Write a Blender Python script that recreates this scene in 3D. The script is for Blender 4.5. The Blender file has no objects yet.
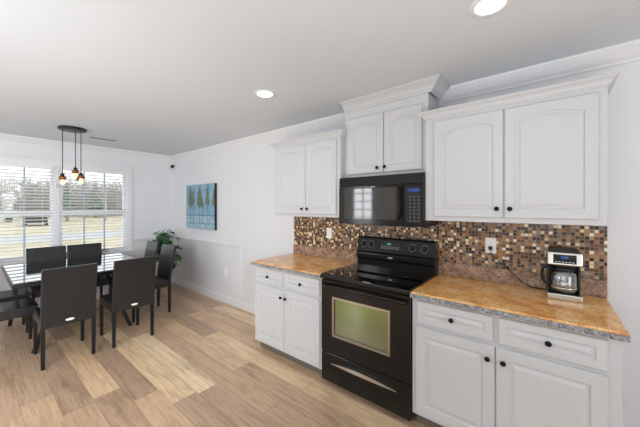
import bpy, bmesh, math, random
from mathutils import Vector, Matrix, noise
PI = math.pi
C = bpy.context.scene.collection
SC = bpy.context.scene

# ------------------------------------------------------------------ camera
cam = bpy.data.cameras.new('camera')
co = bpy.data.objects.new('camera', cam)
C.objects.link(co)
FPX = 283.16
cam.sensor_fit = 'HORIZONTAL'
cam.sensor_width = 36.0
cam.lens = FPX / 640.0 * 36.0
cam.shift_y = -(213.5 - 206.2) / 640.0
cam.clip_start = 0.03
cam.clip_end = 400
co.location = (0, 0, 1.479)
co.rotation_euler = (PI / 2, 0, -0.8915)
SC.camera = co

# ------------------------------------------------------------------ world, lights, exposure
w = bpy.data.worlds.new('sky')
SC.world = w
w.use_nodes = True
bg = w.node_tree.nodes['Background']
bg.inputs[0].default_value = (0.90, 0.95, 1.0, 1)
bg.inputs[1].default_value = 1.55


def area(name, loc, rot, sx, sy, power, col=(1, 1, 1), spread=180):
    l = bpy.data.lights.new(name, 'AREA')
    l.spread = math.radians(spread)
    l.shape = 'RECTANGLE'
    l.size, l.size_y, l.energy, l.color = sx, sy, power, col
    o = bpy.data.objects.new(name, l)
    C.objects.link(o)
    o.location, o.rotation_euler = loc, rot
    return o


# added daylight fill in openings of the unseen kitchen side (left wall and rear wall)
area('daylight_fill_left', (-2.69, 0.4, 1.5), (0, -PI / 2, 0), 1.1, 1.2, 1.5, (0.94, 0.97, 1.0))
area('daylight_fill_rear', (0.0, -2.98, 1.1), (PI / 2, 0, 0), 2.0, 2.0, 7, (0.93, 0.965, 1.0))
# two added fill lamps out of view, one aimed up, one at dining end
area('fill_light_kitchen', (-1.25, -0.15, 0.3), (PI, 0, 0), 1.6, 3.0, 70, (0.925, 0.965, 1.0), 165)
area('fill_light_dining', (-1.3, 1.2, 1.35), (PI - 1.72, 0, -0.5), 1.6, 1.2, 34, (0.93, 0.965, 1.0), 130)
area('daylight_dining', (-2.86, 4.075, 1.5), (0, -PI / 2, 0), 1.2, 0.65, 24, (0.93, 0.965, 1.0))

SC.view_settings.view_transform = 'Standard'
SC.view_settings.look = 'None'
SC.view_settings.gamma = 1
SC.view_settings.use_curve_mapping = False
SC.view_settings.exposure = 0.38


# ------------------------------------------------------------------ materials
def lin(c):
    return tuple(((v / 255) / 12.92 if v / 255 <= 0.04045 else ((v / 255 + 0.055) / 1.055) ** 2.4) for v in c) + (1,)


def mat(name, col, rough=0.5, metal=0.0, coat=0.0, ior=1.45, alpha=None, emis=None, estr=0.0):
    m = bpy.data.materials.new(name)
    m.use_nodes = True
    b = m.node_tree.nodes['Principled BSDF']
    b.inputs['Base Color'].default_value = lin(col)
    b.inputs['Roughness'].default_value = rough
    b.inputs['Metallic'].default_value = metal
    b.inputs['Coat Weight'].default_value = coat
    b.inputs['Coat Roughness'].default_value = 0.05
    b.inputs['IOR'].default_value = ior
    if emis:
        b.inputs['Emission Color'].default_value = lin(emis)
        b.inputs['Emission Strength'].default_value = estr
    return m


class NT:
    """small node-tree writer"""
    def __init__(s, name, rough=0.5, metal=0.0, coat=0.0):
        s.m = mat(name, (200, 200, 200), rough, metal, coat)
        s.t = s.m.node_tree
        s.b = s.t.nodes['Principled BSDF']

    def n(s, typ, **kw):
        x = s.t.nodes.new(typ)
        for k, v in kw.items():
            setattr(x, k, v)
        return x

    def link(s, a, b):
        s.t.links.new(a, b)

    def put(s, sock, v):
        if isinstance(v, bpy.types.NodeSocket):
            s.link(v, sock)
        else:
            sock.default_value = v

    def math(s, op, a, b=0.0, c=0.0):
        x = s.n('ShaderNodeMath', operation=op)
        s.put(x.inputs[0], a); s.put(x.inputs[1], b); s.put(x.inputs[2], c)
        return x.outputs[0]

    def coords(s):
        return s.n('ShaderNodeTexCoord').outputs['Object']

    def sep(s, v):
        x = s.n('ShaderNodeSeparateXYZ'); s.link(v, x.inputs[0])
        return x.outputs

    def comb(s, a, b, c=0.0):
        x = s.n('ShaderNodeCombineXYZ')
        s.put(x.inputs[0], a); s.put(x.inputs[1], b); s.put(x.inputs[2], c)
        return x.outputs[0]

    def noise(s, vec, scale, detail=3, rough=0.5):
        x = s.n('ShaderNodeTexNoise')
        s.link(vec, x.inputs['Vector'])
        x.inputs['Scale'].default_value = scale
        x.inputs['Detail'].default_value = detail
        x.inputs['Roughness'].default_value = rough
        return x.outputs['Fac']

    def white(s, vec):
        x = s.n('ShaderNodeTexWhiteNoise', noise_dimensions='3D')
        s.link(vec, x.inputs['Vector'])
        return x.outputs['Value']

    def scale(s, vec, sc):
        x = s.n('ShaderNodeVectorMath', operation='MULTIPLY')
        s.link(vec, x.inputs[0]); x.inputs[1].default_value = sc
        return x.outputs[0]

    def ramp(s, fac, stops, interp='LINEAR'):
        x = s.n('ShaderNodeValToRGB')
        x.color_ramp.interpolation = interp
        e = x.color_ramp.elements
        while len(e) > 1:
            e.remove(e[-1])
        e[0].position, e[0].color = stops[0][0], lin(stops[0][1])
        for p, c in stops[1:]:
            q = e.new(p); q.color = lin(c)
        s.link(fac, x.inputs[0])
        return x.outputs[0]

    def mix(s, fac, a, b, mode='MIX'):
        x = s.n('ShaderNodeMix', data_type='RGBA', blend_type=mode)
        s.put(x.inputs[0], fac); s.put(x.inputs[6], a); s.put(x.inputs[7], b)
        return x.outputs[2]

    def color(s, v):
        s.put(s.b.inputs['Base Color'], v)

    def bump(s, h, strength=0.3, dist=0.01):
        x = s.n('ShaderNodeBump')
        x.inputs['Strength'].default_value = strength
        x.inputs['Distance'].default_value = dist
        s.link(h, x.inputs['Height']); s.link(x.outputs[0], s.b.inputs['Normal'])


def glass(name, tint=(1, 1, 1, 1), rough=0.0, base=0.03):
    m = bpy.data.materials.new(name)
    m.use_nodes = True
    t = m.node_tree
    for n in list(t.nodes):
        t.nodes.remove(n)
    out = t.nodes.new('ShaderNodeOutputMaterial')
    tr = t.nodes.new('ShaderNodeBsdfTransparent'); tr.inputs[0].default_value = tint
    gl = t.nodes.new('ShaderNodeBsdfGlossy'); gl.inputs['Roughness'].default_value = rough
    lw = t.nodes.new('ShaderNodeLayerWeight')
    pw = t.nodes.new('ShaderNodeMath'); pw.operation = 'POWER'; pw.inputs[1].default_value = 3.0
    fr = t.nodes.new('ShaderNodeMath'); fr.operation = 'MULTIPLY_ADD'; fr.inputs[1].default_value = 0.6; fr.inputs[2].default_value = base
    t.links.new(lw.outputs['Facing'], pw.inputs[0]); t.links.new(pw.outputs[0], fr.inputs[0])
    mx = t.nodes.new('ShaderNodeMixShader')
    t.links.new(fr.outputs[0], mx.inputs[0]); t.links.new(tr.outputs[0], mx.inputs[1]); t.links.new(gl.outputs[0], mx.inputs[2])
    t.links.new(mx.outputs[0], out.inputs[0])
    return m


M = {}


def wall_paint(name, col, rough=0.6):
    k = NT(name, rough)
    f = k.noise(k.coords(), 90, 2)
    k.color(lin(col)); k.bump(f, 0.04, 0.003)
    return k.m


M['wall'] = wall_paint('wall paint', (231, 231, 233))
M['ceiling'] = wall_paint('ceiling paint', (219, 223, 227), 0.8)
M['trim'] = mat('white trim paint', (236, 236, 237), 0.35)
M['cabinet'] = mat('white cabinet paint', (207, 208, 210), 0.36)
M['knob'] = mat('black knob', (22, 21, 20), 0.28, 0.6)
M['black'] = mat('black enamel', (27, 25, 22), 0.16, coat=0.05, ior=1.36)
M['black_matte'] = mat('black plastic', (20, 20, 21), 0.4)
M['black_glass'] = mat('black glass', (5, 5, 6), 0.04, coat=0.4)
M['smoked_glass'] = mat('smoked glass', (66, 64, 60), 0.05, coat=0.3)
M['chrome'] = mat('brushed steel', (205, 203, 198), 0.24, 1.0)
M['dark_steel'] = mat('dark steel', (120, 116, 110), 0.25, 1.0)
M['frame_steel'] = mat('window frame steel', (176, 172, 162), 0.22, 1.0)
M['white_plastic'] = mat('white plastic', (248, 248, 247), 0.35)
M['chair_frame'] = mat('black powder coated metal', (23, 24, 27), 0.38)
M['glass'] = glass('clear glass')
M['shade_glass'] = glass('pendant glass')
M['carafe_glass'] = glass('carafe glass', (0.95, 0.96, 0.97, 1), 0.03, 0.22)
M['lamp'] = mat('lamp lens', (255, 255, 255), 0.5, emis=(255, 252, 246), estr=5)
M['bulb'] = mat('amber bulb', (255, 220, 160), 0.3, emis=(255, 206, 130), estr=1.8)
M['brass'] = mat('amber brass', (150, 96, 48), 0.3, 0.9)
M['display'] = mat('blue display', (20, 30, 60), 0.2, emis=(60, 110, 200), estr=0.3)
M['display_green'] = mat('green clock display', (10, 40, 40), 0.2, emis=(40, 190, 170), estr=0.6)
M['print'] = mat('pale print', (190, 190, 192), 0.5)
M['grey_print'] = mat('grey print', (128, 128, 130), 0.5)
M['toe'] = mat('shade toned toe board', (112, 104, 96), 0.6)  # white toe board; the shade of its recess is put into the colour
M['blind'] = mat('white blind slat', (238, 239, 240), 0.45)
M['muntin'] = mat('blue grey window bar', (150, 172, 184), 0.5)
M['gold'] = mat('champagne metal', (196, 184, 160), 0.3, 0.8)
M['vent'] = mat('grey vent enamel', (188, 188, 188), 0.5)
M['vent_slot'] = mat('vent slot', (120, 120, 120), 0.6)

# floor planks running along Y
k = NT('oak plank floor', 0.33)
co_ = k.coords()
sx, sy, sz = k.sep(co_)
u = k.math('DIVIDE', k.math('SUBTRACT', sx, 0.955), 0.18)
row = k.math('FLOOR', u)
off = k.math('MULTIPLY', k.white(k.comb(row, 3.7, 1.1)), 1.5)
v = k.math('DIVIDE', k.math('ADD', sy, off), 1.5)
idv = k.comb(row, k.math('FLOOR', v), 0.5)
r1 = k.white(idv)
base = k.ramp(r1, [(0.0, (196, 168, 142)), (0.35, (213, 182, 151)), (0.6, (227, 194, 159)), (0.8, (240, 207, 168)), (0.92, (251, 222, 182)), (1.0, (254, 231, 196))])
gv = k.n('ShaderNodeVectorMath', operation='ADD')
k.link(k.scale(co_, (52, 2.6, 1)), gv.inputs[0])
k.link(k.scale(idv, (7.3, 5.1, 3.0)), gv.inputs[1])
g1 = k.noise(gv.outputs[0], 1.0, 5, 0.65)
g1c = k.ramp(g1, [(0.3, (166, 152, 140)), (0.46, (236, 232, 228)), (0.62, (255, 255, 255))])
col = k.mix(0.55, base, g1c, 'MULTIPLY')
gv2 = k.n('ShaderNodeVectorMath', operation='ADD')
k.link(k.scale(co_, (5.0, 1.6, 1)), gv2.inputs[0])
k.link(k.scale(idv, (3.3, 9.1, 3.0)), gv2.inputs[1])
g2 = k.noise(gv2.outputs[0], 1.0, 4, 0.6)
g2c = k.ramp(g2, [(0.28, (160, 140, 128)), (0.42, (240, 236, 232)), (0.6, (255, 255, 255))])
col = k.mix(0.5, col, g2c, 'MULTIPLY')
gv3 = k.n('ShaderNodeVectorMath', operation='ADD')
k.link(k.scale(co_, (130, 6, 1)), gv3.inputs[0])
k.link(k.scale(idv, (3.1, 4.7, 3.0)), gv3.inputs[1])
g3c = k.ramp(k.noise(gv3.outputs[0], 1.0, 4, 0.7), [(0.36, (150, 128, 110)), (0.5, (240, 236, 232)), (0.6, (255, 255, 255))])
col = k.mix(0.3, col, g3c, 'MULTIPLY')
fu = k.math('FRACT', u); fv = k.math('FRACT', v)
eu = k.math('LESS_THAN', k.math('MINIMUM', fu, k.math('SUBTRACT', 1.0, fu)), 0.008)
ev = k.math('LESS_THAN', k.math('MINIMUM', fv, k.math('SUBTRACT', 1.0, fv)), 0.0012)
edge = k.math('MAXIMUM', eu, ev)
col = k.mix(k.math('MULTIPLY', edge, 0.55), col, lin((92, 74, 62)))
k.color(col)
k.bump(g1, 0.05, 0.004)
M['floor'] = k.m

# mosaic tile on a wall facing -X
k = NT('mosaic glass tile', 0.18)
co_ = k.coords(); sx, sy, sz = k.sep(co_)
T = 0.0222
a = k.math('DIVIDE', sy, T); b = k.math('DIVIDE', sz, T)
idv = k.comb(k.math('FLOOR', a), k.math('FLOOR', b), 2.0)
r1 = k.white(idv)
tc = k.ramp(r1, [(0, (38, 28, 23)), (0.16, (72, 48, 35)), (0.28, (112, 76, 48)), (0.42, (156, 112, 70)), (0.56, (134, 112, 100)), (0.66, (180, 136, 90)), (0.78, (168, 144, 126)), (0.87, (240, 220, 176)), (0.94, (252, 244, 222))], 'CONSTANT')
fa = k.math('FRACT', a); fb = k.math('FRACT', b)
ea = k.math('MINIMUM', k.math('MINIMUM', fa, k.math('SUBTRACT', 1.0, fa)), k.math('MINIMUM', fb, k.math('SUBTRACT', 1.0, fb)))
gr = k.math('LESS_THAN', ea, 0.06)
k.color(k.mix(gr, tc, lin((150, 130, 110))))
k.put(k.b.inputs['Roughness'], k.math('ADD', k.math('MULTIPLY', gr, 0.5), k.math('MULTIPLY', k.white(k.comb(k.math('FLOOR', b), k.math('FLOOR', a), 7.0)), 0.22)))
k.bump(k.math('MINIMUM', ea, 0.12), 0.5, 0.006)
M['tile'] = k.m


def granite(name, stops, speck_dark, speck_light, rough=0.16, big=9):
    k = NT(name, rough)
    c = k.coords()
    f = k.noise(c, big, 8, 0.72)
    col = k.ramp(f, stops)
    s1 = k.noise(c, 95, 3, 0.7)
    col = k.mix(k.ramp(s1, [(0.56, (0, 0, 0)), (0.62, (255, 255, 255))]), col, lin(speck_dark))
    s2 = k.noise(k.scale(c, (1.3, 1.1, 0.9)), 120, 3, 0.7)
    col = k.mix(k.ramp(s2, [(0.6, (0, 0, 0)), (0.66, (255, 255, 255))]), col, lin(speck_light))
    k.color(col)
    return k.m


M['granite'] = granite('honey granite', [(0.32, (168, 104, 58)), (0.42, (238, 164, 90)), (0.53, (253, 194, 118)), (0.67, (255, 222, 168))], (176, 118, 70), (250, 214, 162))
M['granite_edge'] = granite('chiselled grey granite edge', [(0.34, (92, 93, 96)), (0.5, (142, 143, 147)), (0.66, (196, 196, 198))], (74, 74, 76), (226, 224, 220), 0.4, 40)
M['granite_lip'] = granite('rose brown granite', [(0.34, (112, 86, 70)), (0.5, (164, 132, 110)), (0.66, (206, 176, 150))], (84, 62, 52), (220, 196, 172), 0.22, 22)

# woven resin wicker
k = NT('woven black wicker', 0.42, 0, 0.35)
k.b.inputs['Coat IOR'].default_value = 1.5
k.b.inputs['Coat Roughness'].default_value = 0.14
co_ = k.coords(); sx, sy, sz = k.sep(co_)
hh = k.math('ADD', sz, k.math('MULTIPLY', sy, 1.0))
P_ = 0.026
a = k.math('DIVIDE', sx, P_); b = k.math('DIVIDE', hh, P_ * 0.62)
chk = k.math('MODULO', k.math('ABSOLUTE', k.math('ADD', k.math('FLOOR', a), k.math('FLOOR', b))), 2.0)
pa = k.math('ABSOLUTE', k.math('SINE', k.math('MULTIPLY', a, PI)))
pb = k.math('ABSOLUTE', k.math('SINE', k.math('MULTIPLY', b, PI)))
h = k.math('ADD', k.math('MULTIPLY', chk, pa), k.math('MULTIPLY', k.math('SUBTRACT', 1.0, chk), pb))
k.color(k.mix(h, lin((5, 5, 6)), lin((32, 33, 36))))
k.bump(h, 0.5, 0.004)
M['wicker'] = k.m
M['cushion'] = M['wicker']


def noisy(name, stops, scale, rough=0.7, detail=4):
    k = NT(name, rough)
    k.color(k.ramp(k.noise(k.coords(), scale, detail, 0.6), stops))
    return k.m


M['leaf'] = noisy('glossy pothos leaf', [(0.3, (34, 74, 34)), (0.55, (60, 106, 50)), (0.75, (106, 146, 78))], 14, 0.35)
M['stem'] = mat('green stem', (70, 96, 48), 0.6)
M['soil'] = mat('potting soil', (52, 40, 32), 0.9)
M['lawn'] = noisy('winter lawn', [(0.3, (164, 156, 122)), (0.5, (184, 174, 146)), (0.7, (198, 188, 168))], 0.6, 0.9)
M['road'] = noisy('pale asphalt', [(0.3, (166, 166, 166)), (0.7, (184, 183, 181))], 1.4, 0.9)
M['siding'] = mat('white siding', (226, 228, 230), 0.6)
M['roof'] = noisy('grey shingle', [(0.3, (120, 122, 126)), (0.7, (150, 152, 156))], 3, 0.9)
M['dark_window'] = mat('dark house window', (64, 70, 76), 0.2)
M['bark'] = noisy('grey bark', [(0.3, (158, 152, 146)), (0.7, (186, 180, 174))], 4, 0.9)
M['evergreen'] = noisy('dull evergreen needles', [(0.3, (84, 96, 84)), (0.7, (124, 134, 118))], 2, 0.9)
M['car_paint'] = mat('pale car paint', (190, 202, 198), 0.25, coat=0.6)
M['dark_car_paint'] = mat('dark car paint', (50, 54, 58), 0.25, coat=0.6)
M['rubber'] = mat('tyre rubber', (28, 28, 28), 0.8)

# oven window: tinted, mirror-coated glass
k = NT('tinted oven glass', 0.12, 0.85)
co_ = k.coords(); sx, sy, sz = k.sep(co_)
k.color(k.ramp(k.noise(k.scale(co_, (1, 4, 3)), 1.0, 1), [(0.35, (150, 156, 134)), (0.6, (132, 150, 98))]))
M['oven_glass'] = k.m


# ------------------------------------------------------------------ mesh building
class MB:
    """collects shapes into one mesh"""
    def __init__(s):
        s.v, s.f, s.sm = [], [], []

    def add(s, verts, faces, smooth=False, mx=None):
        n = len(s.v)
        s.v += [tuple(mx @ Vector(p)) if mx else tuple(p) for p in verts]
        s.f += [tuple(i + n for i in f) for f in faces]
        s.sm += [smooth] * len(faces)
        return s

    def bm(s, b, smooth=False, mx=None):
        b.verts.index_update()
        s.add([v.co[:] for v in b.verts], [[v.index for v in f.verts] for f in b.faces], smooth, mx)
        b.free()
        return s

    def box(s, x0, x1, y0, y1, z0, z1, bev=0.0, seg=2, mx=None):
        b = bmesh.new()
        bmesh.ops.create_cube(b, size=1)
        for v in b.verts:
            v.co = Vector(((x0 + x1) / 2 + v.co.x * (x1 - x0), (y0 + y1) / 2 + v.co.y * (y1 - y0), (z0 + z1) / 2 + v.co.z * (z1 - z0)))
        if bev:
            bmesh.ops.bevel(b, geom=list(b.edges), offset=bev, segments=seg, affect='EDGES', profile=0.5)
        return s.bm(b, False, mx)

    def lathe(s, prof, org=(0, 0, 0), axis=(0, 0, 1), seg=20, smooth=True, cap=True, mx=None):
        q = Vector((0, 0, 1)).rotation_difference(Vector(axis)).to_matrix().to_4x4()
        m = Matrix.Translation(org) @ q
        if mx:
            m = mx @ m
        vs, fs = [], []
        for r, z in prof:
            for i in range(seg):
                a = 2 * PI * i / seg
                vs.append((r * math.cos(a), r * math.sin(a), z))
        for j in range(len(prof) - 1):
            for i in range(seg):
                i2 = (i + 1) % seg
                fs.append((j * seg + i, j * seg + i2, (j + 1) * seg + i2, (j + 1) * seg + i))
        s.add(vs, fs, smooth, m)
        if cap:
            n = len(s.v) - len(vs)
            s.f += [tuple(n + i for i in reversed(range(seg))), tuple(n + (len(prof) - 1) * seg + i for i in range(seg))]
            s.sm += [False, False]
        return s

    def cyl(s, p0, p1, r, seg=14, r2=None, mx=None):
        p0, p1 = Vector(p0), Vector(p1)
        d = p1 - p0
        return s.lathe([(r, 0), (r if r2 is None else r2, d.length)], p0, d.normalized(), seg, True, True, mx)

    def tube(s, pts, r, seg=8, radii=None):
        pts = [Vector(p) for p in pts]
        n = len(pts)
        up = Vector((0.13, 0.21, 0.97)).normalized()
        vs, fs = [], []
        for i, p in enumerate(pts):
            t = (pts[min(i + 1, n - 1)] - pts[max(i - 1, 0)]).normalized()
            a = t.cross(up)
            if a.length < 1e-3:
                a = t.cross(Vector((1, 0, 0)))
            a.normalize(); b = a.cross(t)
            rr = radii[i] if radii else r
            for q in range(seg):
                g = 2 * PI * q / seg
                vs.append(p + a * rr * math.cos(g) + b * rr * math.sin(g))
        for i in range(n - 1):
            for q in range(seg):
                q2 = (q + 1) % seg
                fs.append((i * seg + q, i * seg + q2, (i + 1) * seg + q2, (i + 1) * seg + q))
        fs.append(tuple(reversed(range(seg)))); fs.append(tuple((n - 1) * seg + q for q in range(seg)))
        return s.add(vs, fs, True)

    def prism(s, poly, lo, hi, axis='y', bev=0.0, mx=None):
        """poly of 2-D points, extruded along axis; (a,b) = the other two axes in order"""
        def P(a, b, c):
            return {'x': (c, a, b), 'y': (a, c, b), 'z': (a, b, c)}[axis]
        n = len(poly)
        b = bmesh.new()
        v0 = [b.verts.new(P(p[0], p[1], lo)) for p in poly]
        v1 = [b.verts.new(P(p[0], p[1], hi)) for p in poly]
        b.faces.new(v0); b.faces.new(list(reversed(v1)))
        for i in range(n):
            b.faces.new((v0[i], v1[i], v1[(i + 1) % n], v0[(i + 1) % n]))
        bmesh.ops.recalc_face_normals(b, faces=b.faces)
        if bev:
            bmesh.ops.bevel(b, geom=list(b.edges), offset=bev, segments=2, affect='EDGES', profile=0.5)
        return s.bm(b, False, mx)

    def sweep(s, path, prof):
        """profile (out, z) swept along an XY polyline with mitred corners; out is to the left of travel"""
        n = len(path); m = len(prof)
        P = [Vector((p[0], p[1])) for p in path]
        vs, fs = [], []
        for i in range(n):
            d0 = (P[i] - P[i - 1]).normalized() if i else (P[1] - P[0]).normalized()
            d1 = (P[i + 1] - P[i]).normalized() if i < n - 1 else d0
            n0, n1 = Vector((-d0.y, d0.x)), Vector((-d1.y, d1.x))
            mm = (n0 + n1).normalized(); mm = mm / max(0.2, mm.dot(n0))
            for o, z in prof:
                q = P[i] + mm * o
                vs.append((q.x, q.y, z))
        for i in range(n - 1):
            for j in range(m):
                j2 = (j + 1) % m
                fs.append((i * m + j, i * m + j2, (i + 1) * m + j2, (i + 1) * m + j))
        fs.append(tuple(range(m))); fs.append(tuple((n - 1) * m + j for j in reversed(range(m))))
        return s.add(vs, fs)

    def panel(s, y0, y1, z0, z1, xf, th=0.02, mar=0.05, arch=0.0, flat=False):
        """raised-panel door or drawer front, facing -X, front face at xf"""
        N = 14
        def outline(ins, x, ar, full=False):
            a0, a1, b0, b1 = y0 + ins, y1 - ins, z0 + ins, z1 - ins
            pts = [(x, a0, b0), (x, a1, b0)]
            for i in range(N + 1):
                t = i / N
                yy = a1 + (a0 - a1) * t
                zz = b1 - (0 if full else ar * (2 * t - 1) ** 2)
                pts.append((x, yy, zz))
            return pts
        L = [outline(0, xf + th, 0, True), outline(0, xf + 0.005, 0, True), outline(0.005, xf, 0, True),
             outline(mar, xf, arch), outline(mar + 0.006, xf + 0.007, arch), outline(mar + 0.014, xf + 0.007, arch), outline(mar + 0.032, xf + 0.001, arch)]
        vs = [p for l in L for p in l]
        m = N + 3
        fs = []
        for j in range(len(L) - 1):
            for i in range(m):
                i2 = (i + 1) % m
                fs.append((j * m + i, (j + 1) * m + i, (j + 1) * m + i2, j * m + i2))
        fs.append(tuple((len(L) - 1) * m + i for i in reversed(range(m))))
        fs.append(tuple(range(m)))
        return s.add(vs, fs)

    def build(s, name, m, parent=None, world=False, extra=None):
        me = bpy.data.meshes.new(name)
        off = Vector((0, 0, 0))
        if world and parent is not None:
            p = parent
            while p is not None:
                off += p.location; p = p.parent
        me.from_pydata([tuple(Vector(v) - off) for v in s.v], [], s.f)
        me.polygons.foreach_set('use_smooth', s.sm)
        b = bmesh.new(); b.from_mesh(me)
        bmesh.ops.recalc_face_normals(b, faces=b.faces)
        b.to_mesh(me); b.free()
        me.materials.append(M[m])
        o = bpy.data.objects.new(name, me)
        C.objects.link(o)
        if parent is not None:
            o.parent = parent
        return o


def tag(o, label, cat, group=None):
    o['label'], o['category'] = label, cat
    if group:
        o['group'] = group
    return o


def thing(name, label, cat, loc=(0, 0, 0), rz=0.0, group=None):
    o = bpy.data.objects.new(name, None)
    o.empty_display_size = 0.1
    C.objects.link(o)
    o.location, o.rotation_euler = loc, (0, 0, rz)
    return tag(o, label, cat, group)


def struct(o):
    o['kind'] = 'structure'
    return o


def dup(root, loc, rz, label):
    r = root.copy(); C.objects.link(r)
    r.location, r.rotation_euler = loc, (0, 0, rz)
    r['label'] = label
    for ch in root.children:
        c = ch.copy(); C.objects.link(c); c.parent = r
        for g in ch.children:
            d = g.copy(); C.objects.link(d); d.parent = c
    return r


# ------------------------------------------------------------------ room shell
W, D, H = 2.472, 5.628, 2.43
XL, YR = -2.7, -3.0
WX0, WX1, WZ0, WZ1 = -0.08, 1.69, 0.735, 2.06          # opening of the dining window

struct(MB().box(XL - .12, W + .12, YR - .12, D + .12, -0.12, 0).build('floor', 'floor'))
struct(MB().box(XL - .12, W + .12, YR - .12, D + .12, H, H + 0.12).build('ceiling', 'ceiling'))
struct(MB().box(W, W + .12, YR - .12, D + .12, 0, H).build('wall_right', 'wall'))
b = MB()
b.box(XL, WX0, D, D + .12, 0, H); b.box(WX1, W, D, D + .12, 0, H)
b.box(WX0, WX1, D, D + .12, 0, WZ0); b.box(WX0, WX1, D, D + .12, WZ1, H)
struct(b.build('wall_back', 'wall'))
# left wall with the kitchen opening and a narrow window seen only in reflections
b = MB()
b.box(XL - .12, XL, YR - .12, -0.2, 0, H); b.box(XL - .12, XL, -0.2, 1.0, 0, 0.95); b.box(XL - .12, XL, -0.2, 1.0, 2.05, H)
b.box(XL - .12, XL, 1.0, 3.75, 0, H); b.box(XL - .12, XL, 3.75, 4.4, 0, 0.9); b.box(XL - .12, XL, 3.75, 4.4, 2.1, H); b.box(XL - .12, XL, 4.4, D + .12, 0, H)
struct(b.build('wall_left', 'wall'))
b = MB()
b.box(XL, -1.0, YR - .12, YR, 0, H); b.box(1.0, W, YR - .12, YR, 0, H)
b.box(-1.0, 1.0, YR - .12, YR, 0, 0.1); b.box(-1.0, 1.0, YR - .12, YR, 2.1, H)
struct(b.build('wall_rear', 'wall'))

CROWN = [(0, H - 0.095), (0.012, H - 0.095), (0.016, H - 0.08), (0.03, H - 0.066), (0.052, H - 0.038), (0.068, H - 0.024), (0.078, H - 0.016), (0.078, H), (0, H)]
struct(MB().sweep([(W, YR), (W, D)], CROWN).build('trim_1', 'trim'))
struct(MB().sweep([(W, D), (XL, D)], CROWN).build('trim_2', 'trim'))
BASE = [(0, 0), (0.016, 0), (0.016, 0.085), (0.011, 0.098), (0.006, 0.11), (0, 0.11)]
struct(MB().sweep([(W, 2.36), (W, D)], BASE).build('baseboard_right', 'trim'))
struct(MB().sweep([(W, D), (XL, D)], BASE).build('baseboard_back', 'trim'))
RAIL = [(0, 0.845), (0.01, 0.848), (0.012, 0.862), (0.02, 0.868), (0.02, 0.884), (0.032, 0.894), (0.034, 0.908), (0, 0.91)]
struct(MB().sweep([(W, 3.49), (W, D)], RAIL).build('trim_3', 'trim'))
struct(MB().sweep([(W, D), (1.79, D)], RAIL).build('trim_4', 'trim'))
struct(MB().box(W - 0.014, W, 3.455, 3.49, 0.11, 0.90, 0.003).build('trim_5', 'trim'))

# ------------------------------------------------------------------ dining window (two units)
def window(name, x0, x1, first):
    b = MB()
    y0, y1 = D + 0.03, D + 0.085
    zm = 1.375
    # jambs, head, meeting rail, stiles
    fr = b
    fr.box(x0, x0 + .035, y0, y1, WZ0, WZ1); fr.box(x1 - .035, x1, y0, y1, WZ0, WZ1)
    fr.box(x0 + .035, x1 - .035, y0, y1, WZ1 - .04, WZ1); fr.box(x0 + .035, x1 - .035, y0, y1, WZ0, WZ0 + .05)
    fr.box(x0 + .035, x1 - .035, y0, y1, zm - .03, zm + .035)
    root = struct(fr.build(name, 'trim'))
    p = MB()
    p.box(x0 + .035, x1 - .035, y0 + .03, y0 + .034, WZ0 + .05, zm - .03)
    p.box(x0 + .035, x1 - .035, y0 + .03, y0 + .034, zm + .035, WZ1 - .04)
    struct(p.build('window_pane', 'glass', root))
    q = MB()
    ww = x1 - x0 - .07
    for t in (1 / 3, 2 / 3):
        xx = x0 + .035 + ww * t
        q.box(xx - .009, xx + .009, y0 + .022, y0 + .042, WZ0 + .05, zm - .03)
        q.box(xx - .009, xx + .009, y0 + .022, y0 + .042, zm + .035, WZ1 - .04)
    struct(q.build('window_bar', 'muntin', root))
    return root


window('window_1', WX0, 0.78, True)
window('window_2', 0.84, WX1, False)
b = MB()
b.box(0.78, 0.84, D + 0.005, D + .1, WZ0, WZ1)
b.box(WX1 - .005, WX1 + .085, D - .02, D, WZ0 - .02, WZ1 + .085, .004)
b.box(WX0 - .085, WX0 + .005, D - .02, D, WZ0 - .02, WZ1 + .085, .004)
b.box(WX0 - .085, WX1 + .085, D - .022, D, WZ1 - .005, WZ1 + .085, .004)
b.box(WX0 - .1, WX1 + .1, D - .034, D, WZ1 + .075, WZ1 + .098, .004)
struct(b.build('trim_6', 'trim'))
b = MB()
b.box(WX0 - .11, WX1 + .11, D - .06, D + .03, WZ0 - .032, WZ0, .006)
b.box(WX0 - .085, WX1 + .085, D - .018, D, WZ0 - .1, WZ0 - .032, .004)
struct(b.build('trim_7', 'trim'))

# narrow grid window in the left wall, seen mirrored in the microwave door
b = MB()
xa, xb = XL - .09, XL - .04
b.box(xa, xb, 3.75, 3.79, .9, 2.1); b.box(xa, xb, 4.36, 4.4, .9, 2.1); b.box(xa, xb, 3.79, 4.36, .9, .94); b.box(xa, xb, 3.79, 4.36, 2.06, 2.1)
b.box(xa, xb, 4.06, 4.085, .94, 2.06)
for i in range(1, 5):
    zz = .94 + 1.12 * i / 5
    b.box(xa, xb, 3.79, 4.36, zz - .012, zz + .012)
struct(b.build('window_3', 'trim'))


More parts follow.
